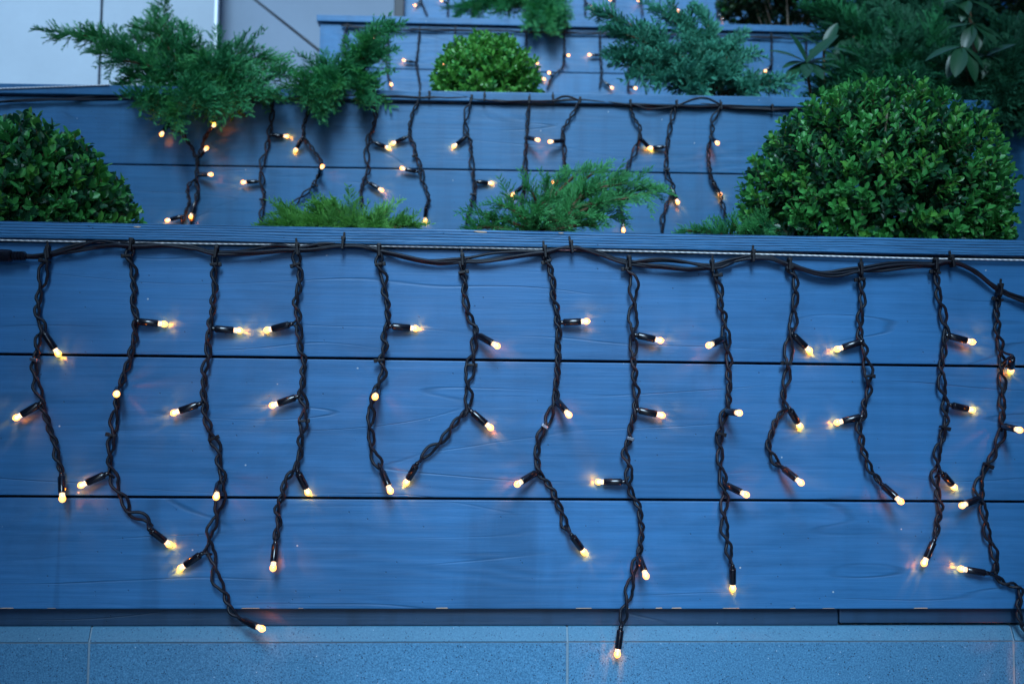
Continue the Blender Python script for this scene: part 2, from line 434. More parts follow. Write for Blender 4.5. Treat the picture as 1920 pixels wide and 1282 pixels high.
# recessed plinth boards and tiled base wall
ledge_z = P1.hit(960, 1172, -.012).z
zpt = bot1 + .01
PL = thing('plinth_wall', 'low wall of blue-grey speckled stone tiles with a dark recessed plinth board under the front planter', 'wall', Vector((0, -.04, gz)))
jx = inx(P1, P1.hit(1571, 1150, -.012))
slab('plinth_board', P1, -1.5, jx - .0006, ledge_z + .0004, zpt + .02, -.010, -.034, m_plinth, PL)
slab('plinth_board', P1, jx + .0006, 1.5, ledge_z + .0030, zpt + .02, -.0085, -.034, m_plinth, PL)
front = -.002
led_lo = P1.hit(960, 1203, front).z
tx = [inx(P1, P1.hit(q, 1230, front)) for q in (166, 1064, 1902)]
wt = (tx[2] - tx[0]) / 2
xs = [tx[0] - 2 * wt, tx[0] - wt, tx[0], tx[1], tx[2], tx[2] + wt, tx[2] + 2 * wt]
V, Fc = box_bevel(3.2, front + .03, 3, 0)
slab('grout_bed', P1, xs[0], xs[-1], gz, led_lo - .0022, front - .0016, -.033, m_grout, PL, 0)
V = []
for xe in (xs[0], xs[-1]):
    for dd, zz in [(front - .0016, led_lo - .002), (front - .0016, led_lo), (-.0105, ledge_z - .0012), (-.030, ledge_z - .0012), (-.030, led_lo - .002)]: V.append(P1.O + P1.u * xe + P1.n * dd + Vector((0, 0, zz)))
wobj('joint_grout', V, [(0, 1, 6, 5), (1, 2, 7, 6), (2, 3, 8, 7), (3, 4, 9, 8), (4, 0, 5, 9), (4, 3, 2, 1, 0), (5, 6, 7, 8, 9)], m_grout, PL)
for a, b in zip(xs, xs[1:]):
    j = R.uniform(-.0008, .0008)
    # sloping upper course: leans back from the face to the plinth board
    zt, zl = ledge_z, led_lo + .0006
    ysec = [(front, zl), (front, zl + .0006), (-.0085, zt - .0006), (-.0095, zt), (-.033, zt), (-.033, zl)]
    V = []
    for xe in (a + .0011, b - .0011):
        for dd, zz in ysec: V.append(P1.O + P1.u * xe + P1.n * (dd + j * .3) + Vector((0, 0, zz)))
    n6 = len(ysec); Fq = [(q, (q + 1) % n6, n6 + (q + 1) % n6, n6 + q) for q in range(n6)] + [tuple(range(n6))[::-1], tuple(range(n6, 2 * n6))]
    wobj('sloping_tile', V, Fq, m_ledge, PL)
    z = led_lo - .0010
    for k in range(3):
        z1 = max(gz, z - .29)
        slab('face_tile', P1, a + .0013, b - .0013, z1 + .002, z, front + j + .0002, front - .009, m_stone, PL, .0008)
        z = z1

# pale cladding behind the upper planters
CL = thing('cladding_wall', 'pale concrete cladding wall behind the junipers at the top left', 'wall', Vector((-1.2, 2.4, gz)))
A = Plane(2.30); B = Plane(2.40)
ax0 = inx(A, A.hit(-700, 60)); aj = inx(A, A.hit(189, 60)); a1 = inx(A, A.hit(401, 60)); b1 = inx(B, B.hit(742, 10))
slab('cladding_panel', A, ax0, aj - .004, -.3, 3.4, 0, -.02, m_panel, CL, .002)
slab('cladding_panel', A, aj + .004, a1, -.3, 3.4, 0, -.02, m_panel, CL, .002)
slab('joint_backing', A, aj - .05, aj + .05, -.3, 3.39, -.021, -.03, m_void, CL, 0)
slab('edge_strip', A, a1 + .0005, a1 + .010, -.3, 3.4, .002, -.028, m_edge, CL, .001)
slab('joint_backing', B, inx(B, B.hit(390, 60)), inx(B, B.hit(412, 60)), -.3, 3.38, .003, -.02, m_void, CL, 0)
slab('cladding_panel', B, inx(B, B.hit(409, 60)), b1, -.3, 3.4, 0, -.02, m_panel2, CL, .002)
# dark slanting rod
V, Fc = [], []
q0, q1 = P3.hit(440, -30, -.5), P3.hit(602, 98, -.02)
sweep([q0, (q0 + q1) / 2, q1], .0042, 10, V, Fc)
a = sum(V, Vector()) / len(V)
me = mesh('rod', [v - a for v in V], Fc, m_rod, True)
thing('slanting_rod', 'thin dark rod slanting down across the pale wall to the third planter', 'rod', a, None, me)
# upright dark post
V, Fc = box_bevel(.034, .034, 1.6, .003); c = P4.hit(749, 10, .02); c.z = 1.6
thing('upright_post', 'narrow dark upright post beside the uppermost planter', 'post', c, None, mesh('post', V, Fc, m_rod))

# steel wire under the front rim
def wire(pl, pts, r, label, off):
    P = [pl.hit(x, y, off) for x, y in pts]; V, Fc = [], []; sweep(catmull(P, .03), r, 8, V, Fc)
    a = sum(V, Vector()) / len(V)
    thing('wire_rope', label, 'wire', a, None, mesh('wire_rope', [v - a for v in V], Fc, m_wire, True))
wire(P1, [(-60, 449), (250, 455), (620, 460), (960, 466), (1400, 476), (1700, 484), (1990, 489)], .00100, 'taut white wire rope running right under the front rim', .0062)
wire(P2, [(-80, 169), (100, 163), (205, 159.5)], .0012, 'thin grey wire rising along the left end of the second rim', .012)

# ------------------------------------------------------------------ icicle lights
LAMP_LEN = .0315
def lathe(prof, sides):
    V, Fc = [], []
    for z, r in prof:
        for k in range(sides):
            a = 2 * math.pi * k / sides; V.append(Vector((r * math.cos(a), r * math.sin(a), z)))
    for i in range(len(prof) - 1):
        for k in range(sides):
            k2 = (k + 1) % sides; Fc.append((i * sides + k, i * sides + k2, (i + 1) * sides + k2, (i + 1) * sides + k))
    Fc.append(tuple(range(sides))[::-1]); Fc.append(tuple((len(prof) - 1) * sides + k for k in range(sides)))
    return V, Fc
hv, hf = lathe([(-.0005, .0016), (.0006, .0023), (.0036, .0026), (.0042, .0024), (.0046, .0035), (.0052, .0038), (.0225, .0038), (.0234, .0034), (.0234, .0029), (.0220, .0028)], 14)
me_holder = mesh('lamp_holder', hv, hf, m_holder)
me_holder.polygons.foreach_set('use_smooth', [abs(p.normal.z) < .8 for p in me_holder.polygons])
me_holder['x'] = 1
def make_bulb(m_core):
    V, Fc, mi = [], [], []
    def add(prof, m, s=12):
        v, f = lathe(prof, s); n = len(V); V.extend(v); Fc.extend([tuple(i + n for i in q) for q in f]); mi.extend([m] * len(f))
    add([(.0224, .0027), (.0262, .0028), (.0268, .0029)], 1)
    add([(.0268 + .0038 * (1 - math.cos(a)) - .0014, max(.0002, .0035 * math.sin(a))) for a in [math.radians(q) for q in (50, 65, 85, 105, 125, 145, 160, 170, 178)]], 2)
    add([(.0290 - .0021 * math.cos(a), max(.0001, .0021 * math.sin(a))) for a in [math.radians(q) for q in (4, 30, 60, 90, 120, 150, 176)]], 0)
    return mesh('bulb', V, Fc, [m_core, m_barrel, m_dome], True, mi)
BULBS = [make_bulb(q) for q in m_cores]

def spot_light(energy):
    l = bpy.data.lights.new('bulb_light', 'POINT'); l.energy = energy; l.shadow_soft_size = .0012; l.color = (1, .165, .003)
    l.use_nodes = True; nt = l.node_tree; em = nt.nodes['Emission']
    tc = nt.nodes.new('ShaderNodeTexCoord'); sp = nt.nodes.new('ShaderNodeSeparateXYZ'); nt.links.new(tc.outputs['Normal'], sp.inputs[0])
    at = nt.nodes.new('ShaderNodeMath'); at.operation = 'ARCTAN2'; nt.links.new(sp.outputs[1], at.inputs[0]); nt.links.new(sp.outputs[0], at.inputs[1])
    # bright facets of the moulded lens: a few rays round the bulb's axis
    nz = nt.nodes.new('ShaderNodeTexNoise'); nz.noise_dimensions = '4D'; nz.inputs['Scale'].default_value = 1.5; nz.inputs['Detail'].default_value = 1
    cx = nt.nodes.new('ShaderNodeCombineXYZ')
    for k, fn in enumerate(('COSINE', 'SINE')):
        m = nt.nodes.new('ShaderNodeMath'); m.operation = fn; nt.links.new(at.outputs[0], m.inputs[0]); nt.links.new(m.outputs[0], cx.inputs[k])
    m3 = nt.nodes.new('ShaderNodeMath'); m3.operation = 'MULTIPLY'; m3.inputs[1].default_value = .5; nt.links.new(sp.outputs[2], m3.inputs[0]); nt.links.new(m3.outputs[0], cx.inputs[2])
    nt.links.new(cx.outputs[0], nz.inputs['Vector'])
    nz.inputs['W'].default_value = R.uniform(0, 50); nz.inputs['Scale'].default_value = 2.6
    cr = nt.nodes.new('ShaderNodeValToRGB'); cr.color_ramp.elements[0].position = .45; cr.color_ramp.elements[0].color = (.13, .13, .13, 1)
    cr.color_ramp.elements[1].position = .66; cr.color_ramp.elements[1].color = (2.4, 2.4, 2.4, 1)
    nt.links.new(nz.outputs[0], cr.inputs[0]); nt.links.new(cr.outputs[0], em.inputs['Strength'])
    return l
LIGHTS = [spot_light(.0085) for _ in range(6)]

def strand_pair(P, V, Fc, r, amp0, rng, sides=8, turn=.0135):
    """two cables twisted round each other along P"""
    n = len(P); ph = rng.uniform(0, 6); A, Bp = [], []; amp = amp0; loose = 0
    seg = (P[-1] - P[0]).length / max(1, n)
    targets = [rng.choice([.9, 1.0, 1.15, 1.5, 2.0, 2.6]) for _ in range(60)]
    s = 0.0
    for i, p in enumerate(P):
        if i: d = (p - P[i - 1]).length; s += d
        else: d = 0
        k = int(s / .03); f = (s / .03) - k; f = f * f * (3 - 2 * f)
        tg = targets[k % 60] * (1 - f) + targets[(k + 1) % 60] * f
        amp = amp0 * tg ** .75
        ph += math.pi * d / (turn * tg)
        t = (P[min(i + 1, n - 1)] - P[max(i - 1, 0)]).normalized()
        side = t.cross(Vector((0, -1, 0))).normalized(); dep = side.cross(t).normalized()
        e = min(1.0, (i + 1) / 4, (n - i) / 4)
        off = side * (math.cos(ph) * amp) + dep * (math.sin(ph) * max(amp * .62, r * 1.0))
        A.append(p + off * e); Bp.append(p - off * e)
    sweep(A, r, sides, V, Fc); sweep(Bp, r, sides, V, Fc)

def box_at(p, x, y, z, V, Fc, sx, sy, sz):
    n = len(V)
    bv, bf = box_bevel(sx, sy, sz, min(sx, sy, sz) * .18)
    for v in bv: V.append(p + x * v.x + y * v.y + z * v.z)
    Fc.extend([tuple(i + n for i in f) for f in bf])

def light_string(pl, label, base_px, main, drops, lit, ties, sides=8, r=.00160, off=.0078, light_every=1, cable_px=4.0, loops=()):
    rng = random.Random(int(main[0][1]) + 5)
    c = pl.hit(*base_px, off)
    T = thing('light_string', label, 'string lights', c, 'icicle light strings, one on each planter')
    # main bundle of three cables
    V, Fc = [], []
    K = int((main[-1][0] - main[0][0]) / 34)
    dense = catmull([Vector((x, y, 0)) for x, y in main], 12)
    for j in range(3):
        phase = rng.uniform(0, 6); pts = []
        for i, q in enumerate(dense):
            pin = min([abs(q.x - t[0]) for t in ties] + [300]); loosen = min(1, pin / 45)
            sc = cable_px
            oy = (j - 1) * sc * .8 + math.sin(q.x / 58 + phase + j * 2.1) * sc * 1.15 * loosen
            dz = off + .0022 * math.sin(q.x / 41 + j * 2.1) + (.0018 if j == 1 else -.0005)
            pts.append(pl.hit(q.x, q.y + oy, dz))
        sweep(catmull(pts, .006), r * 1.05, sides, V, Fc)
    for lp in loops:
        sweep(catmull([pl.hit(x, y, off + .003) for x, y in lp], .006), r, sides, V, Fc)
    wobj('main_cable', V, Fc, m_cable, T, smooth=True)
    for (tx_, ty_) in ties:                       # nylon ties gripping the bundle
        V, Fc = [], []; p = pl.hit(tx_, ty_, off + .004); a = rng.uniform(-.15, .15)
        x = pl.u * math.cos(a) + Vector((0, 0, math.sin(a))); z = x.cross(pl.n) * -1; z = Vector((0, 0, 1)) * math.cos(a) - pl.u * math.sin(a)
        box_at(p, x, pl.n, z, V, Fc, .0027, .0095, .0120)
        box_at(p + z * .0058, x, pl.n, z, V, Fc, .0044, .0070, .0036)
        if rng.random() < .5: box_at(p + z * .0095 + x * rng.uniform(-.001, .001), x, pl.n, z, V, Fc, .0022, .0016, .0060)
        wobj('cable_tie', V, Fc, m_tie, T)
    nl = 0
    for di, d in enumerate(drops):
        pts, bulbs, clips = d
        doff = off + rng.uniform(-.001, .004)
        W3 = []
        for i, (x, y) in enumerate(pts):
            W3.append(pl.hit(x, y, max(.0055, doff + rng.uniform(-.0022, .0012))))
        P = catmull(W3, .0022 if sides > 6 else .004)
        k1, k2_ = rng.uniform(0, 6), rng.uniform(0, 6)
        P = [q + pl.u * (.0008 * math.sin(q.z * 260 + k1) + .0005 * math.sin(q.z * 610 + k2_)) for q in P]
        V, Fc = [], []
        strand_pair(P, V, Fc, r, .0022, rng, sides)
        D = None
        info = []
        for (ax_, ay_, tx2, ty2, mode) in bulbs:
            a = pl.hit(ax_, ay_, doff)
            tipoff = {1: .0045, 0: .012, 2: .02}[mode]
            t = pl.hit(tx2, ty2, tipoff); inpl = t - a; inpl -= pl.n * inpl.dot(pl.n); L = inpl.length
            dirp = inpl.normalized() if L > 1e-5 else Vector((0, 0, -1))
            if mode == 2 or L < LAMP_LEN * .93:
                cc = min(.97, L / LAMP_LEN); dy = math.sqrt(1 - cc * cc)
                if mode == 1:
                    s0 = t - (dirp * cc - pl.n * dy) * LAMP_LEN
                    dr = (dirp * cc - pl.n * dy)
                else:
                    dr = (dirp * cc + pl.n * dy).normalized(); s0 = pl.hit(ax_, ay_, doff + .002)
                    # re-aim so the tip projects where it should
                    tt = pl.hit(tx2, ty2, doff + .002 + LAMP_LEN * dy); dr = (tt - s0).normalized()
            else:
                s_off = max(.0088, doff) if mode == 0 else .0105
                dr0 = dirp * L + pl.n * 0
                s0 = t - dirp * LAMP_LEN; s0 = s0 + pl.n * (s_off - tipoff)
                dr = (t - s0).normalized()
            # leads from the twisted pair into the holder
            j0 = a + (s0 - a) * -.05
            for sg in (-1, 1):
                e = s0 + Vector((0, 0, sg * .0007))
                near = min(range(len(P)), key=lambda k: (P[k] - a).length)
                k2 = max(0, min(len(P) - 1, near + sg * -3))
                sweep(catmull([P[k2], (P[k2] + e) / 2 + Vector((0, 0, -sg * .001)), e, e + dr * .002], .003), r * .8, 6, V, Fc)
            info.append((s0, dr, mode))
        D = wobj('drop_cable', V, Fc, m_cable, T, smooth=True)
        for (cxp, cyp, metal) in clips:
            p = pl.hit(cxp, cyp, doff); near = min(range(len(P)), key=lambda k: (P[k] - p).length); p = P[near].copy()
            t = (P[min(near + 2, len(P) - 1)] - P[max(near - 2, 0)]).normalized(); x = t.cross(pl.n).normalized(); cv, cf = [], []
            if metal: box_at(p, x, pl.n, t, cv, cf, .0074, .0090, .0036)
            else:
                box_at(p, x, pl.n, t, cv, cf, .0078, .0080, .0026); box_at(p + x * rng.choice([-.0058, .0058]), x, pl.n, t, cv, cf, .0036, .0036, .0042)
            wobj('cable_clip', cv, cf, m_clip if metal else m_tie, D)
        for (s0, dr, mode) in info:
            q = dr.to_track_quat('Z', 'Y'); Mw = Matrix.Translation(s0) @ (q.to_matrix() @ Matrix.Rotation(rng.uniform(0, 6), 3, 'Z')).to_4x4()
            obj('lamp_holder', me_holder, D, world=Mw)
            if lit: obj('bulb', BULBS[rng.choice([0, 0, 1, 1, 2])], D, world=Mw)
            l = LIGHTS[nl % len(LIGHTS)]; nl += 1
            lo_ = bpy.data.objects.new('bulb_light', l); COL.objects.link(lo_)
            lo_.parent = D
            lo_.matrix_local = Matrix.Translation(s0 + dr * .0345 - pw(D)) @ (q.to_matrix() @ Matrix.Rotation(rng.uniform(0, 6), 3, 'Z')).to_4x4()
    return T

# front string: points of each drop, bulbs (attach x, y, tip x, y, mode), clips (x, y, metal)
D1 = [
 ([(89,467),(85,490),(75,550),(69,584),(80,615),(71,640),(67,670),(64,695),(70,725),(79,755),(84,776),(92,800),(100,822),(109,864),(115,886)],
  [(80,620,112,667,1),(77,756,27,785,0),(115,886,117,938,0)], [(85,490,0),(66,676,1)]),
 ([(246,455),(243,480),(250,511),(251,544),(250,574),(256,601),(253,621),(248,655),(238,688),(225,722),(219,742),(217,769),(213,796),(211,820),(205,853),(210,883),(216,909),(233,939),(244,962),(269,969),(284,986)],
  [(258,603,313,608,1),(222,728,218,740,2),(209,884,148,911,0),(285,987,320,1022,1)], [(243,480,0),(212,816,0)]),
 ([(405,469),(401,496),(402,517),(401,551),(397,588),(394,615),(389,635),(391,662),(384,692),(382,722),(383,752),(386,782),(391,802),(400,823),(410,845),(412,875),(419,902),(415,924),(408,958),(395,996),(393,1026),(400,1044),(402,1071),(412,1097),(425,1120),(434,1146),(450,1160)],
  [(399,616,454,620,1),(380,755,322,775,0),(411,903,405,933,2),(391,1029,335,1067,1),(450,1160,496,1180,0)], [(401,496,0),(399,823,0)]),
 ([(558,469),(557,496),(564,517),(558,544),(555,574),(560,598),(561,621),(563,648),(570,682),(567,715),(565,739),(572,759),(569,789),(566,811),(562,849),(555,877),(538,894),(530,924),(521,950),(522,980),(517,1012)],
  [(552,606,496,620,1),(562,742,507,761,0),(559,880,579,926,1),(517,1012,512,1065,0)], [(557,496,0),(569,789,0)]),
 ([(711,464),(711,496),(720,524),(722,551),(727,578),(727,601),(720,631),(722,648),(716,675),(719,702),(707,725),(700,748),(695,769),(695,796),(695,819),(702,856),(714,878)],
  [(729,611,784,616,1),(707,730,703,745,2),(714,878,733,922,0)], [(711,496,0),(715,675,0)]),
 ([(867,480),(868,511),(871,527),(871,551),(875,578),(887,608),(893,625),(889,641),(887,665),(882,684),(878,712),(878,739),(877,765),(868,776),(855,789),(845,804),(828,826),(805,845),(784,866)],
  [(893,626,935,650,0),(880,768,923,804,0),(784,866,760,907,1)], [(868,511,0),(882,684,0)]),
 ([(1022,467),(1026,490),(1036,517),(1037,544),(1041,571),(1046,598),(1047,621),(1046,648),(1047,678),(1044,708),(1042,735),(1040,750),(1036,765),(1027,786),(1022,799),(1012,819),(1008,834),(1007,868),(1011,885),(1024,901),(1042,932),(1052,958),(1061,985),(1068,998)],
  [(1048,605,1104,602,0),(1042,748,1068,779,0),(1009,883,967,909,0),(1068,998,1097,1037,1)], [(1025,490,0),(1022,797,1)]),
 ([(1180,482),(1179,504),(1188,527),(1188,558),(1187,588),(1187,618),(1187,648),(1188,675),(1190,709),(1192,735),(1193,762),(1188,779),(1183,802),(1180,819),(1172,849),(1181,879),(1178,905),(1187,928),(1200,958),(1202,988),(1202,1018),(1196,1041),(1187,1074),(1180,1108),(1172,1142),(1164,1176)],
  [(1188,627,1242,639,0),(1193,768,1245,779,0),(1178,903,1117,903,1),(1196,1038,1211,1078,0),(1164,1176,1157,1230,0)], [(1180,504,0),(1180,821,1)]),
 ([(1335,494),(1341,517),(1350,544),(1352,574),(1359,601),(1360,631),(1364,648),(1366,678),(1367,709),(1367,739),(1363,768),(1355,786),(1350,813),(1350,830),(1350,856),(1353,886),(1358,910),(1359,935),(1357,969),(1361,1003),(1368,1033),(1370,1056)],
  [(1360,634,1323,650,0),(1361,771,1387,774,2),(1357,907,1397,926,0),(1370,1056,1374,1106,1)], [(1341,517,0),(1350,815,0)]),
 ([(1480,492),(1481,503),(1492,527),(1491,554),(1488,588),(1485,618),(1478,641),(1480,665),(1476,681),(1478,702),(1470,725),(1471,749),(1472,766),(1463,776),(1451,799),(1443,822),(1442,841),(1451,860),(1464,874)],
  [(1485,626,1521,660,1),(1473,764,1501,801,1),(1464,874,1500,903,0)], [(1482,503,0),(1476,681,0)]),
 ([(1614,502),(1614,524),(1617,551),(1615,581),(1612,611),(1615,638),(1622,658),(1624,678),(1629,705),(1629,729),(1622,756),(1619,776),(1611,798),(1615,822),(1622,853),(1630,875),(1643,894),(1650,905)],
  [(1616,640,1565,656,1),(1618,780,1565,793,1),(1650,905,1686,937,0)], [(1614,524,0),(1628,706,0)]),
 ([(1754,487),(1756,511),(1758,541),(1765,574),(1771,601),(1774,621),(1771,648),(1766,678),(1765,709),(1770,735),(1773,762),(1774,780),(1771,801),(1767,820),(1759,838),(1758,871),(1754,894),(1759,924),(1763,950),(1758,984),(1753,1008)],
  [(1775,629,1827,642,0),(1775,758,1827,769,1),(1757,884,1791,915,1),(1753,1008,1731,1059,0)], [(1756,511,0),(1771,801,0)]),
 ([(1875,534),(1872,558),(1869,581),(1870,611),(1874,641),(1879,672),(1877,692),(1880,719),(1879,745),(1880,772),(1879,800),(1876,819),(1867,841),(1852,871),(1836,903),(1839,930),(1844,950),(1848,980),(1855,1011),(1868,1044),(1867,1072),(1882,1092),(1907,1099),(1914,1118),(1909,1146),(1919,1172),(1932,1195)],
  [(1878,668,1895,697,1),(1880,798,1912,806,2),(1839,933,1797,950,0),(1866,1076,1797,1065,1),(1932,1195,1946,1245,0)], [(1872,560,0),(1852,871,0)]),
]
main1 = [(22,481),(60,480),(90,478),(130,466),(200,456),(246,461),(310,463),(360,466),(405,474),(460,471),(520,465),(558,468),(600,464),(642,459),(680,463),(711,470),(760,483),(810,489),(867,488),(930,482),(980,478),(1022,473),(1071,465),(1120,475),(1180,492),(1240,494),(1290,500),(1335,500),(1375,490),(1412,482),(1450,487),(1480,496),(1540,511),(1614,505),(1680,500),(1754,496),(1785,490),(1830,512),(1875,544),(1920,560),(1990,580)]
ties1 = [(91,474),(246,460),(405,474),(558,468),(643,457),(711,470),(867,488),(1022,473),(1072,464),(1180,492),(1335,500),(1412,481),(1480,496),(1614,505),(1754,496),(1785,491),(1875,544)]
LS1 = light_string(P1, 'nearest icicle light string, sharp black cable with a plug at its left end', (960, 480), main1, D1, True, ties1,
    loops=[[(1180,492),(1235,485),(1285,491),(1340,503),(1375,492)], [(1480,496),(1530,514),(1570,518),(1614,508),(1680,497),(1754,496)], [(90,478),(150,462),(180,452),(215,455),(250,465)]])
# plug at the left end
V, Fc = [], []
pa = [P1.hit(x, 480 + (x - 20) * .004, .012) for x in (-70, -10, 8, 20, 23)]
sweep(pa, [.0070, .0070, .0070, .0066, .0050], 16, V, Fc)
x = 25
for k in range(4):
    sweep([P1.hit(x, 480, .012), P1.hit(x + 3.6, 480, .012)], .0050, 14, V, Fc); sweep([P1.hit(x + 3, 480, .012), P1.hit(x + 6.5, 480, .012)], .0033, 10, V, Fc); x += 6
wobj('plug', V, Fc, m_holder, LS1, smooth=False)

D2 = [
 ([(313,190),(313,210),(317,235),(340,250),(358,275),(366,292),(370,310),(368,335),(371,362),(362,395),(358,420)], [(315,233,301,255,0),(372,296,389,276,0),(371,328,400,327,0),(368,372,357,409,0)], []),
 ([(371,296),(378,275),(388,250),(396,242)], [(388,250,404,232,2)], []),
 ([(368,335),(351,352),(355,378),(344,408),(340,425)], [(343,405,311,414,0)], []),
 ([(509,184),(510,215),(505,250),(500,280),(490,310),(491,340),(495,370),(490,405),(487,430)], [(508,254,541,256,1),(491,340,453,342,0)], [(496,375,0)]),
 ([(590,190),(572,225),(570,255),(590,285),(602,305),(597,330),(580,356),(560,373),(545,392),(538,410)], [(570,260,553,284,1),(598,325,605,311,2)], [(590,347,0)]),
 ([(698,188),(704,215),(700,240),(690,260),(687,290),(690,320),(680,342),(677,365),(679,390)], [(692,264,731,279,1),(687,340,718,358,0)], []),
 ([(787,184),(773,215),(768,250),(776,270),(781,295),(790,315),(793,340),(804,370),(800,390)], [(768,256,734,270,1),(789,324,751,315,0),(800,386,797,416,1)], [(778,293,0)]),
 ([(884,184),(874,215),(873,245),(882,265),(884,295),(887,325),(890,350),(888,370),(880,395),(873,420)], [(877,254,849,276,1),(889,340,924,344,1)], [(888,366,0)]),
 ([(992,190),(990,220),(987,260),(985,300),(986,340),(980,370),(976,400)], [(987,258,1011,263,0),(983,350,960,366,1)], []),
 ([(1087,190),(1070,220),(1055,245),(1058,275),(1058,300),(1060,330),(1060,360)], [(1058,264,1028,266,0),(1060,335,1034,343,0)], []),
 ([(1182,194),(1186,215),(1200,240),(1198,262),(1185,295),(1170,325),(1160,350),(1165,390),(1168,408)], [(1198,262,1220,280,1),(1168,406,1169,436,0)], []),
 ([(1266,198),(1258,230),(1252,265),(1250,300),(1252,330),(1262,350),(1250,385),(1243,410),(1243,445)], [(1252,276,1215,278,1),(1258,352,1272,382,0)], [(1252,320,0)]),
 ([(1352,200),(1336,225),(1335,250),(1328,280),(1330,310),(1335,335),(1350,365),(1362,410)], [(1333,258,1347,270,2),(1336,340,1352,367,1)], []),
 ([(1877,214),(1877,260),(1878,300),(1880,350),(1893,385),(1898,430)], [], []),
]
main2 = [(-60,196),(120,186),(300,182),(505,183),(640,177),(700,181),(790,183),(885,185),(990,189),(1090,189),(1185,195),(1270,198),(1345,199),(1450,205),(1600,208),(1750,212),(1860,220),(1990,228)]
ties2 = [(509,182),(590,180),(698,180),(787,180),(805,179),(884,186),(908,184),(992,189),(1037,186),(1087,190),(1182,195),(1269,196),(1352,200),(1448,204),(1877,218)]
light_string(P2, 'icicle light string on the second planter, partly hidden by junipers and the big box ball', (960, 190), main2, D2, True, ties2, sides=6, cable_px=2.2,
    loops=[[(1182,194),(1215,204),(1250,202),(1270,198),(1300,186),(1325,184),(1355,198)], [(1035,190),(1060,180),(1090,190)]])
D3 = [
 ([(652,48),(645,70),(643,95)], [], []),
 ([(664,50),(680,70),(696,88)], [(694,84,704,70,0),(697,92,713,98,0)], []),
 ([(728,58),(727,110),(727,135),(730,155)], [(728,145,735,162,0)], []),
 ([(787,60),(784,90),(781,120),(786,150),(788,168)], [(781,118,755,113,0)], []),
 ([(853,58),(853,90),(850,120)], [(852,110,832,122,0)], []),
 ([(920,58),(921,90)], [], []),
 ([(987,60),(986,100),(988,130)], [(987,108,1009,119,0),(988,124,1022,150,0)], []),
 ([(1058,62),(1058,100),(1055,125),(1035,145),(1025,168)], [(1057,105,1067,104,2),(1036,144,1029,136,2)], []),
 ([(1125,64),(1126,105),(1128,135),(1125,165)], [(1125,104,1103,103,0),(1128,150,1149,166,0)], []),
 ([(1181,66),(1179,110),(1178,150),(1178,170)], [(1178,162,1193,166,0),(1181,112,1205,117,0)], []),
 ([(1250,66),(1250,120)], [(1250,100,1268,112,0)], []),
 ([(1320,66),(1320,120)], [(1320,96,1326,105,2)], []),
 ([(1447,72),(1447,90),(1447,130)], [(1448,122,1433,135,0)], []),
 ([(1512,74),(1512,110),(1515,140)], [], []),
 ([(1585,76),(1585,120)], [], []),
]
main3 = [(640,48),(700,53),(800,56),(900,58),(1000,60),(1125,63),(1250,66),(1440,70),(1600,75),(1750,82),(1960,92)]
ties3 = [(652,50),(728,54),(787,56),(853,57),(987,60),(1058,61),(1125,63),(1181,65),(1447,70),(1512,72)]
light_string(P3, 'blurred icicle light string on the third planter behind the small box ball', (1000, 60), main3, D3, True, ties3, sides=6, cable_px=1.7)
D4 = [
 ([(780,-60),(788,-5),(802,32)], [(790,2,777,11,0)], []),
 ([(842,-60),(840,0),(840,34)], [(841,8,827,1,0)], []),
 ([(900,-60),(890,0),(884,30)], [(890,4,897,16,2)], []),
 ([(960,-60),(952,0),(955,30)], [(953,0,933,6,0),(954,2,975,5,0)], []),
 ([(1030,-60),(1035,0),(1036,30)], [(1034,-8,1048,0,0)], []),
 ([(1098,-60),(1097,0),(1098,32)], [(1098,4,1113,15,0)], []),
 ([(1150,-60),(1152,0),(1150,32)], [(1151,-8,1143,2,0)], []),
 ([(1203,-60),(1203,0),(1205,30)], [(1203,-8,1195,4,0)], []),
 ([(1262,-60),(1262,0),(1262,32)], [(1262,10,1273,22,0)], []),
 ([(1345,-60),(1345,0),(1345,36)], [(1345,24,1356,38,0)], []),
]
main4 = [(757,-74),(900,-72),(1100,-68),(1400,-62),(1700,-54),(1960,-48)]
light_string(P4, 'farthest icicle light string, hanging from the uppermost planter at the top edge', (1000, -70), main4, D4, True, [(900,-72),(1098,-68),(1262,-65)], sides=6, cable_px=1.3)

# ------------------------------------------------------------------ plants
def tri_leaf(L, Wd, cup, V, Fc, tone, M, t):
    """pointed oval leaf along +x of matrix M"""
    n = len(V)
    prof = [(0, 0), (.28, .38), (.62, .5), (.86, .30), (1, 0)]
    loc = []
    for u, w in prof:
        z = -cup * L * (u ** 2) + .0
        loc.append(Vector((u * L, 0, z)))
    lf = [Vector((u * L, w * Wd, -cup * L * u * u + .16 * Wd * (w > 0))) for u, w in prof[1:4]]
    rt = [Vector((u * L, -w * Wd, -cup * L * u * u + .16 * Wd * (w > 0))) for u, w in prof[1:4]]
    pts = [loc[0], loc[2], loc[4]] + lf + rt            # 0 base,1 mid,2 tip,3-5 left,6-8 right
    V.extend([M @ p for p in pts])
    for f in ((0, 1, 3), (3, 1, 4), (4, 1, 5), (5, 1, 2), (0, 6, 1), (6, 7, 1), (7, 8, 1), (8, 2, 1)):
        Fc.append(tuple(n + i for i in f)); tone.append(t)

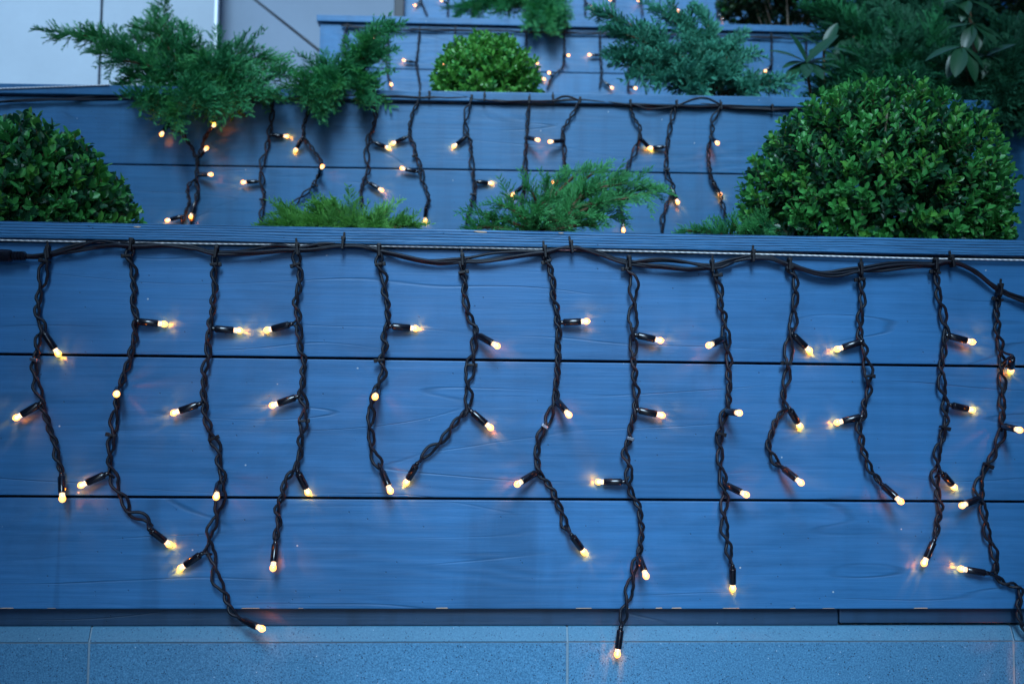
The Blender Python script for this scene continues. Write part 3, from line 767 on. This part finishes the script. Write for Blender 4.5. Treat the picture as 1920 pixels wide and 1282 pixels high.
def sprig(seed, pairs=5, L=.046, leaf=.017):
    """box shoot along +z with pairs of oval leaves"""
    r = random.Random(seed); V, Fc, tone, mi = [], [], [], []
    bend = Vector((r.uniform(-.15, .15), r.uniform(-.15, .15), 1))
    stem = [Vector((bend.x * L * s * s, bend.y * L * s * s, L * s)) for s in (0, .35, .7, 1)]
    for i in range(3):
        n = len(V)
        for q in (stem[i], stem[i + 1]):
            for k in range(3):
                a = 2.1 * k; V.append(q + Vector((math.cos(a), math.sin(a), 0)) * .0006)
        for k in range(3):
            k2 = (k + 1) % 3; Fc += [(n + k, n + k2, n + 3 + k2), (n + k, n + 3 + k2, n + 3 + k)]; tone += [.3, .3]; mi += [1, 1]
    a0 = r.uniform(0, 6)
    for i in range(pairs):
        s = .12 + .88 * i / (pairs - 1); p = Vector((bend.x * L * s * s, bend.y * L * s * s, L * s))
        a0 += math.pi / 2 + r.uniform(-.3, .3)
        el = math.radians(18 + 45 * s + r.uniform(-12, 12)); sz = leaf * (1.0 - .35 * max(0, s - .6)) * r.uniform(.85, 1.15)
        for q in (0, math.pi):
            M = Matrix.Translation(p) @ Matrix.Rotation(a0 + q + r.uniform(-.2, .2), 4, 'Z') @ Matrix.Rotation(-el, 4, 'Y') @ Matrix.Rotation(r.uniform(-.4, .4), 4, 'X')
            tri_leaf(sz, sz * .56, r.uniform(.0, .18), V, Fc, tone, M, min(1, max(0, .25 + .5 * s + r.uniform(-.25, .25)))); mi += [0] * 8
    return V, Fc, tone, mi
SPR = [sprig(s, 5 + s % 2, .040 + .004 * (s % 3)) for s in range(6)]
def sprig_meshes(mat): return [mesh('leafy_shoot', v, f, [mat, m_twig], True, mi, tn) for v, f, tn, mi in SPR]
SM = {'mid': sprig_meshes(m_box), 'new': sprig_meshes(m_boxnew), 'old': sprig_meshes(m_boxdark), 'shaded': sprig_meshes(m_boxshade)}
SPN = [(np.array([tuple(x) for x in v]), np.array(f), np.array(tn), np.array(mi)) for v, f, tn, mi in SPR]

def merge(items, mats, name):
    """items: (variant arrays, 4x4 matrix, material slot for leaves)"""
    Vs, Fs, Ts, Ms = [], [], [], []; n = 0
    for (v, f, tn, mi), Mx, slot, dt in items:
        A = np.array(Mx); vv = v @ A[:3, :3].T + A[:3, 3]
        Vs.append(vv); Fs.append(f + n); n += len(v); Ts.append(np.clip(tn + dt, 0, 1)); Ms.append(np.where(mi == 0, slot, len(mats) - 1))
    V = np.concatenate(Vs); Fc = np.concatenate(Fs); T = np.concatenate(Ts); MI = np.concatenate(Ms)
    me = bpy.data.meshes.new(name); me.vertices.add(len(V)); me.vertices.foreach_set('co', V.ravel().astype(np.float32))
    me.loops.add(len(Fc) * 3); me.loops.foreach_set('vertex_index', Fc.ravel().astype(np.int32))
    me.polygons.add(len(Fc)); me.polygons.foreach_set('loop_start', np.arange(0, len(Fc) * 3, 3, dtype=np.int32))
    me.polygons.foreach_set('loop_total', np.full(len(Fc), 3, dtype=np.int32))
    for m in mats: me.materials.append(m)
    me.polygons.foreach_set('material_index', MI.astype(np.int32)); me.polygons.foreach_set('use_smooth', np.ones(len(Fc), dtype=bool))
    a = me.attributes.new('tone', 'FLOAT', 'FACE'); a.data.foreach_set('value', T.astype(np.float32))
    me.update(calc_edges=True); me.validate(); return me

def depth_pt(px, py, Y):
    k = ray(px, py); return CAM + k * ((Y - CAM.y) / k.y)

def box_bush(cx, cy, Y, rpx, rzpx, label, seed, nparts, nin, kinds=('mid', 'new', 'old'), zmin=None, darkp=.26, dens=3, scale=1.0, newp=.10, group='clipped box bushes in the planters'):
    r = random.Random(seed); c = depth_pt(cx, cy, Y); sc = (Y - CAM.y) / FPX
    rad = rpx * sc; rz = rzpx * sc
    base = Vector((c.x, c.y, (zmin if zmin is not None else c.z - rz)))
    T = thing('box_bush', label, 'bush', base, group)
    # stems
    V, Fc = [], []
    for k in range(9):
        a = r.uniform(0, 6.28); e = c + Vector((math.cos(a) * rad * .75, math.sin(a) * rad * .75, rz * r.uniform(.2, .75)))
        if k == 0: e = c + Vector((-rad * .25, -rad * .85, rz * .1))
        b0 = Vector((c.x + r.uniform(-.02, .02), c.y + r.uniform(-.02, .02), base.z))
        P = catmull([b0, (b0 + e) / 2 + Vector((r.uniform(-.02, .02),) * 3), e], .03); sweep(P, [.004 * (1 - .7 * i / len(P)) for i in range(len(P))], 5, V, Fc)
    wobj('stems', V, Fc, m_pale_twig, T)
    view = (CAM - c).normalized()
    vis, rest = [], []
    golden = math.pi * (3 - math.sqrt(5))
    N = nparts * dens
    lump = [(Vector((r.gauss(0, 1), r.gauss(0, 1), r.gauss(0, 1))).normalized(), r.uniform(-.05, .06)) for _ in range(26)]
    for i in range(N):
        z = 1 - 2 * (i + .5) / N; a = golden * i; d = Vector((math.sqrt(1 - z * z) * math.cos(a), math.sqrt(1 - z * z) * math.sin(a), z))
        d = (d + Vector((r.gauss(0, .06), r.gauss(0, .06), r.gauss(0, .06)))).normalized()
        if d.z < -.55: continue
        k = 1 + sum(h * max(0, (d.dot(q) - .82) / .18) for q, h in lump) + r.gauss(0, .018)
        vis.append((d, k, d.dot(view)))
    vis.sort(key=lambda q: -q[2]); 
    items = []
    tot = 0
    for idx, (d, k, dv) in enumerate(vis):
        up = Vector((0, 0, 1))
        ax = (d * .9 + up * .45 + Vector((r.gauss(0, .28), r.gauss(0, .28), r.gauss(0, .25)))).normalized()
        s = scale * r.uniform(.8, 1.12)
        new = r.random() < newp * (1.6 if d.z > .1 else .8)
        kind = kinds[1] if new else (kinds[2] if r.random() < darkp else kinds[0])
        if new: k *= 1.035
        p = c + Vector((d.x * rad, d.y * rad, d.z * rz)) * k - ax * (.042 * s)
        Mx = Matrix.Translation(p) @ ax.to_track_quat('Z', 'Y').to_matrix().to_4x4() @ Matrix.Rotation(r.uniform(0, 6.28), 4, 'Z') @ Matrix.Scale(s, 4)
        if p.z < base.z: continue
        vi = r.randrange(6)
        if idx < nparts and tot < 298:
            obj('leafy_shoot', SM[kind][vi], T, world=Mx); tot += 1
        else: items.append((SPN[vi], Matrix.Translation(-base) @ Mx, kinds.index(kind), r.uniform(-.15, .15)))
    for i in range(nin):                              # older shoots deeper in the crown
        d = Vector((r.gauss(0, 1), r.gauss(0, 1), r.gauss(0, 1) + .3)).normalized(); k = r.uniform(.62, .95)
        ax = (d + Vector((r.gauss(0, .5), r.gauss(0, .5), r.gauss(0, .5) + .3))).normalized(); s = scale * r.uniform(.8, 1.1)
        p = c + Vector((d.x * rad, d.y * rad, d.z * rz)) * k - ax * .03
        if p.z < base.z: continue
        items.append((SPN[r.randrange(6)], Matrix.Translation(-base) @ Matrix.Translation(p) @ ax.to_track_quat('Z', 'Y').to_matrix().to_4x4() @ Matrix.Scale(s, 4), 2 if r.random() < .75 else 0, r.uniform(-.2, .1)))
    mats = [{'mid': m_box, 'new': m_boxnew, 'old': m_boxdark, 'shaded': m_boxshade}[q] for q in kinds] + [m_twig]
    o = obj('inner_foliage', merge(items, mats, 'inner_foliage'), T, loc=base); o['kind'] = 'stuff'
    return T

box_bush(1634, 412, .30, 246, 246, 'largest box ball, glossy round bush at the right behind the front rim', 3, 298, 1900, zmin=top1 - .09, scale=.72, newp=.08, darkp=.27, dens=4)
box_bush(34, 432, .29, 184, 176, 'left box bush at the photo edge, with bright fresh shoots among dark leaves', 5, 298, 900, zmin=top1 - .09, scale=.95, newp=.13, darkp=.55)
box_bush(914, 176, P2.O.y + .24, 96, 106, 'small yellow-green box ball in the second planter, between the junipers', 8, 220, 350, kinds=('new', 'new', 'mid'), zmin=top2 - .08, scale=.8, newp=.3)
box_bush(1470, -10, P3.O.y + .2, 112, 62, 'dark box bush in the third planter, right of the lights at the top edge', 11, 240, 350, kinds=('shaded', 'mid', 'old'), zmin=top3 - .08, scale=.85)
box_bush(1905, 10, P3.O.y + .25, 110, 95, 'dark box bush at the top right corner behind the rhododendron leaves', 12, 220, 300, kinds=('shaded', 'shaded', 'old'), zmin=top3 - .08, scale=.85)

# juniper fronds --------------------------------------------------
def frond(seed, L=.13, style=0):
    r = random.Random(seed); V, Fc, tone, mi = [], [], [], []
    def twig(p0, p1, w, t, m=0):
        ax = (p1 - p0); 
        if ax.length < 1e-6: return
        a = ax.cross(Vector((.3, .1, 1))).normalized(); b = ax.cross(a).normalized(); n = len(V)
        mid = p0 + ax * .5 + Vector((0, 0, ax.length * .05))
        for k in range(3):
            an = 2.094 * k; o = (a * math.cos(an) + b * math.sin(an)) * w; V.append(p0 + o * .8); V.append(mid + o)
        V.append(p1)
        for k in range(3):
            k2 = (k + 1) % 3
            Fc.append((n + 2 * k, n + 2 * k2, n + 2 * k2 + 1)); Fc.append((n + 2 * k, n + 2 * k2 + 1, n + 2 * k + 1)); Fc.append((n + 2 * k + 1, n + 2 * k2 + 1, n + 6))
            tone.extend([t, t, min(1, t + .15)]); mi.extend([m] * 3)
    curve = r.uniform(-.25, .25); drop = r.uniform(.05, .3)
    def axis(s): return Vector((L * s, L * curve * s * s, -L * drop * s * s))
    nseg = 6
    for i in range(nseg): twig(axis(i / nseg), axis((i + 1.15) / nseg), .0011 * (1 - .5 * i / nseg), .35 + .5 * i / nseg, 1 if i < 2 else 0)
    ns = 10 if style == 0 else 11
    for i in range(ns):
        s = .08 + .9 * i / ns; p = axis(s); ln = L * (.38 * (1 - s) + .10) * r.uniform(.75, 1.2)
        for sg in (-1, 1):
            an = sg * math.radians(r.uniform(32, 55)); el = math.radians(r.uniform(-25, 40) if style == 0 else r.uniform(-50, 60))
            d = Vector((math.cos(an) * math.cos(el), math.sin(an) * math.cos(el), math.sin(el)))
            tip = p + d * ln + Vector((ln * .12, 0, 0))
            twig(p, tip, .0011, .35 + .35 * s + r.uniform(-.1, .1))
            nsub = 4 if style == 0 else 6
            for j in range(nsub):
                q = (j + .7) / nsub; pp = p + (tip - p) * q
                for s2 in (-1, 1):
                    d2 = (d + Vector((r.uniform(0, .3), s2 * r.uniform(.35, .75), r.uniform(-.4, .55)))).normalized()
                    l2 = ln * (.50 * (1 - q) + .16) * r.uniform(.8, 1.25)
                    if style == 1: l2 = min(l2, .009)
                    twig(pp, pp + d2 * l2, .00115 if style == 0 else .00135, min(1, .3 + .35 * s + .35 * q + r.uniform(-.15, .2)))
    return V, Fc, tone, mi
FR = {0: [frond(20 + s) for s in range(5)], 1: [frond(40 + s, .10, 1) for s in range(4)]}
FM = {}
def frond_mesh(style, k, mat):
    key = (style, k, mat.name)
    if key not in FM:
        v, f, tn, mi = FR[style][k]; FM[key] = mesh('frond', v, f, [mat, m_twig], False, mi, tn)
    return FM[key]
def juniper(label, seed, base, tips, mats, scale=.8, n_per=8, style=0, spread=.35, cap=298, thin=()):
    """base (px,py,Y); tips list (px,py,Y); fronds set along a bough from base to each tip"""
    r = random.Random(seed); b = depth_pt(*base)
    T = thing('juniper_shrub', label, 'shrub', b, 'spreading junipers in the planters')
    V, Fc = [], []; cnt = 0
    tot = sum(max(3, int((depth_pt(*tp) - b).length / .1 * n_per)) for tp in tips); n_per *= min(1, cap / tot)
    for ti, tp in enumerate(tips):
        e = depth_pt(*tp); mid = (b + e) / 2; mid.z += (e - b).length * .10 
        b0 = b + (e - b) * .06 + Vector((r.uniform(-.03, .03), r.uniform(-.03, .03), 0))
        P = catmull([b0, mid + Vector((r.uniform(-.015, .015), r.uniform(-.015, .015), 0)), e], .01)
        m = len(P); sweep(P[:int(m * .85)] , [.0032 * (1 - .8 * i / m) + .0004 for i in range(int(m * .85))], 5, V, Fc)
        n = max(3, int((e - b).length / .1 * n_per)); 
        if ti in thin: n = max(3, n // 2)
        for k in range(n):
            if cnt >= cap: break
            s = .18 + .82 * (k + r.random()) / n
            if k == n - 1: s = .985
            i = min(m - 2, int(s * (m - 1))); p = P[i]; t = (P[min(m - 1, i + 2)] - P[max(0, i - 2)]).normalized()
            sp = spread * (1.0 if s < .9 else .3)
            d = (t + Vector((r.gauss(0, sp * 1.2), r.gauss(0, sp), r.gauss(0, sp * 1.1)))).normalized()
            nrm = Vector((r.gauss(0, .5), -.8, .9)).normalized(); y = nrm.cross(d).normalized(); z = d.cross(y).normalized()
            Rm = Matrix((d, y, z)).transposed().to_4x4(); sc = scale * r.uniform(.6, 1.05) * (1 - .25 * s)
            back = .09 * sc * (.9 if s > .9 else .3)
            Mx = Matrix.Translation(p - d * back) @ Rm @ Matrix.Scale(sc, 4)
            mat = mats[0] if r.random() < .7 else mats[-1]
            obj('frond', frond_mesh(style, r.randrange(len(FR[style])), mat), T, world=Mx); cnt += 1
    wobj('bough', V, Fc, m_twig, T)
    return T

Y2 = P2.O.y; Y3 = P3.O.y
juniper('big deep green juniper spilling over the second rim, a long bough reaching left', 1, (350,180,Y2+.14),
  [(70,52,Y2+.10),(140,62,Y2+.12),(160,95,Y2+.08),(215,150,Y2+.05),(235,60,Y2+.18),(270,35,Y2+.14),(300,18,Y2+.16),(345,45,Y2+.18),(390,90,Y2+.14),(440,75,Y2+.18),(480,85,Y2+.12),(530,105,Y2+.14),(560,130,Y2+.08),
   (245,195,Y2-.03),(285,205,Y2-.05),(325,228,Y2-.06),(350,205,Y2-.08),(385,190,Y2-.07),(420,200,Y2-.05),(455,195,Y2-.06),(500,165,Y2-.05),(525,185,Y2-.05),(300,120,Y2-.02),(400,130,Y2-.04),(470,130,Y2-.03),(200,110,Y2)],
  [m_junA, m_junB], .86, 8.5, spread=.40, thin=(0,), cap=262)
juniper('smaller green juniper hanging over the second rim, left of the small box ball', 2, (640,175,Y2+.10),
  [(758,42,Y2-.02),(735,92,Y2-.02),(705,60,Y2+.06),(650,92,Y2+.06),(610,105,Y2+.08),(575,120,Y2+.06),(565,180,Y2-.05),(600,205,Y2-.07),(625,165,Y2-.05),(685,190,Y2-.06),(700,150,Y2-.03),(660,120,Y2),(590,150,Y2),(550,165,Y2-.03)],
  [m_junA, m_junB], .72, 10, spread=.35)
juniper('blue-green juniper with thick rounded sprays in the second planter, right of centre', 3, (1350,190,Y2+.16),
  [(1100,10,Y2+.16),(1120,45,Y2+.12),(1130,88,Y2+.08),(1130,105,Y2+.06),(1180,140,Y2+.05),(1225,150,Y2+.04),(1165,60,Y2+.16),(1215,5,Y2+.2),(1255,20,Y2+.2),(1305,5,Y2+.22),(1330,40,Y2+.18),(1370,60,Y2+.18),(1395,58,Y2+.14),(1418,92,Y2+.12),(1440,150,Y2+.1),(1478,160,Y2+.06),(1380,130,Y2+.04),(1280,130,Y2+.02),(1330,110,Y2+.05),(1240,90,Y2+.06),(1270,60,Y2+.1),(1420,165,Y2+.02),(1300,165,Y2+.02)],
  [m_junC, m_junC], .92, 8.5, style=1, spread=.38)
juniper('green juniper tuft hanging over the third rim above the small box ball', 4, (1010,15,Y3+.12),
  [(852,24,Y3+.02),(890,12,Y3+.04),(935,2,Y3+.06),(960,-25,Y3+.1),(1010,-30,Y3+.1),(1050,-10,Y3+.05),(1000,46,Y3-.06),(1030,54,Y3-.07),(1055,40,Y3-.05),(1055,20,Y3),(930,22,Y3),(1000,25,Y3-.03),(1040,35,Y3-.05)],
  [m_junA, m_junB], .85, 9, spread=.36)
juniper('bright juniper behind the front rim, left of the largest box ball, arching to the right', 5, (1000,452,.30),
  [(862,425,.26),(885,392,.27),(905,372,.28),(945,352,.27),(985,338,.28),(1030,322,.30),(1066,312,.30),(1105,304,.30),(1150,300,.29),(1200,322,.28),(1248,345,.27),(1120,340,.25),(1180,318,.28),(1225,335,.27),(1265,357,.27),(1220,368,.24),(1165,372,.24),(1180,405,.25),(1120,400,.22),(1140,425,.22),(1080,415,.2),(1000,390,.2),(1050,365,.21),(940,410,.2),(880,430,.22)],
  [m_junB, m_junB], .44, 16, spread=.34, cap=230)
juniper('low lime-green juniper tips just showing over the front rim, left of centre', 6, (650,475,.32),
  [(492,415,.28),(505,392,.3),(540,402,.28),(575,385,.30),(610,375,.31),(628,390,.28),(662,382,.30),(700,398,.29),(735,392,.3),(765,412,.28),(800,422,.27),(560,415,.2),(610,412,.2),(660,414,.2),(710,420,.2),(520,418,.22)],
  [m_junL, m_junL], .46, 13, spread=.3)
juniper('low dark green juniper sprays tucked against the left side of the largest box ball', 7, (1400,480,.22),
  [(1250,432,.22),(1300,424,.2),(1340,430,.18),(1385,395,.2),(1400,420,.14),(1440,415,.1),(1360,410,.2),(1420,395,.14)],
  [m_junB, m_junA], .42, 8, spread=.3)
juniper('dark juniper mass filling the upper right above the largest box ball', 9, (1740,190,Y2+.35),
  [(1525,12,Y2+.4),(1560,35,Y2+.4),(1590,95,Y2+.3),(1625,50,Y2+.4),(1660,10,Y2+.4),(1700,60,Y2+.3),(1740,20,Y2+.4),(1560,150,Y2+.2),(1600,165,Y2+.15),(1650,130,Y2+.2),(1690,120,Y2+.2),(1720,160,Y2+.1),(1780,60,Y2+.35),(1800,150,Y2+.1),(1620,110,Y2+.25),(1760,110,Y2+.2),(1840,190,Y2),(1680,180,Y2+.1),(1530,175,Y2+.2),(1580,60,Y2+.4)],
  [m_junD, m_junA], 1.35, 8, spread=.42)
juniper('darkest juniper in the third planter, crossing the top edge left of the upper right corner', 14, (1700,60,Y3+.12),
  [(1580,20,Y3+.05),(1600,-15,Y3+.1),(1640,10,Y3+.05),(1660,-20,Y3+.1),(1690,30,Y3),(1720,-10,Y3+.1),(1750,20,Y3),(1780,-20,Y3+.05),(1800,40,Y3),(1830,0,Y3+.05),(1860,50,Y3),(1620,60,Y3),(1670,75,Y3-.03),(1740,80,Y3-.03),(1790,85,Y3-.03),(1570,60,Y3),(1650,100,Y3-.05),(1850,95,Y3-.04)],
  [m_junD, m_junD], 1.5, 9, spread=.45)
juniper('dark juniper at the right edge drooping over the second rim', 10, (1890,150,Y2+.16),
  [(1830,90,Y2+.15),(1880,60,Y2+.2),(1925,40,Y2+.2),(1950,110,Y2+.1),(1845,215,Y2-.04),(1880,195,Y2-.06),(1900,228,Y2-.07),(1930,200,Y2-.05),(1820,180,Y2),(1790,195,Y2-.02),(1860,140,Y2+.02),(1920,150,Y2)],
  [m_junD, m_junD], 1.05, 9, spread=.38)

# rhododendrons -----------------------------------------------------
def big_leaf_mesh(seed):
    r = random.Random(seed); V, Fc, tn = [], [], []
    n = 9; L = 1.0; cup = r.uniform(.1, .35)
    for i in range(n + 1):
        s = i / n; w = .185 * math.sin(math.pi * (.05 + s * .95) ** 1.15) ** .75 if i < n else .0
        z = -cup * s * s; fold = .22
        for k in (-1, -.5, 0, .5, 1): V.append(Vector((s, k * w, z + abs(k) * w * fold)))
    for i in range(n):
        for k in range(4):
            a = i * 5 + k; Fc.append((a, a + 1, a + 6, a + 5)); tn.append(.55 if k in (1, 2) else .4)
    return mesh('leaf', V, Fc, m_rhodo, True, None, tn)
BL = [big_leaf_mesh(s) for s in range(4)]
def rhodo(label, seed, whorls):
    r = random.Random(seed); b = depth_pt(*whorls[0][:3]) - Vector((0, 0, .25)); T = thing('rhododendron', label, 'shrub', b, 'large-leaved rhododendrons')
    V, Fc = [], []
    for (px, py, Y, n, L, tilt) in whorls:
        c = depth_pt(px, py, Y); sweep(catmull([b, (b + c) / 2 + Vector((.02, .02, 0)), c], .02), .003, 6, V, Fc)
        for k in range(n):
            a = 2 * math.pi * k / n + r.uniform(-.25, .25); el = math.radians(r.uniform(-30, 25) + tilt)
            d = Vector((math.cos(a) * math.cos(el), -.45 * math.cos(el) + .35 * math.sin(a), math.sin(a) * .75 * math.cos(el) + math.sin(el) * .5)).normalized()
            y = Vector((0, -.6, 1)).cross(d).normalized(); z = d.cross(y).normalized()
            Mx = Matrix.Translation(c) @ Matrix((d, y, z)).transposed().to_4x4() @ Matrix.Scale(L * r.uniform(.75, 1.1), 4)
            obj('leaf', BL[r.randrange(4)], T, world=Mx)
    wobj('stem', V, Fc, m_twig, T)
rhodo('rhododendron whorl with pale green leaves above the left shoulder of the largest box ball', 3, [(1512,118,Y2+.12,10,.075,-5),(1545,95,Y2+.25,5,.07,5),(1600,70,Y2+.35,5,.10,-40)])
rhodo('rhododendron with long drooping leaves at the upper right corner', 4, [(1825,45,Y2+.02,7,.07,-25),(1803,88,Y2+.0,6,.075,-50),(1850,105,Y2+.02,6,.06,-20),(1815,0,Y2+.04,6,.07,-10)])
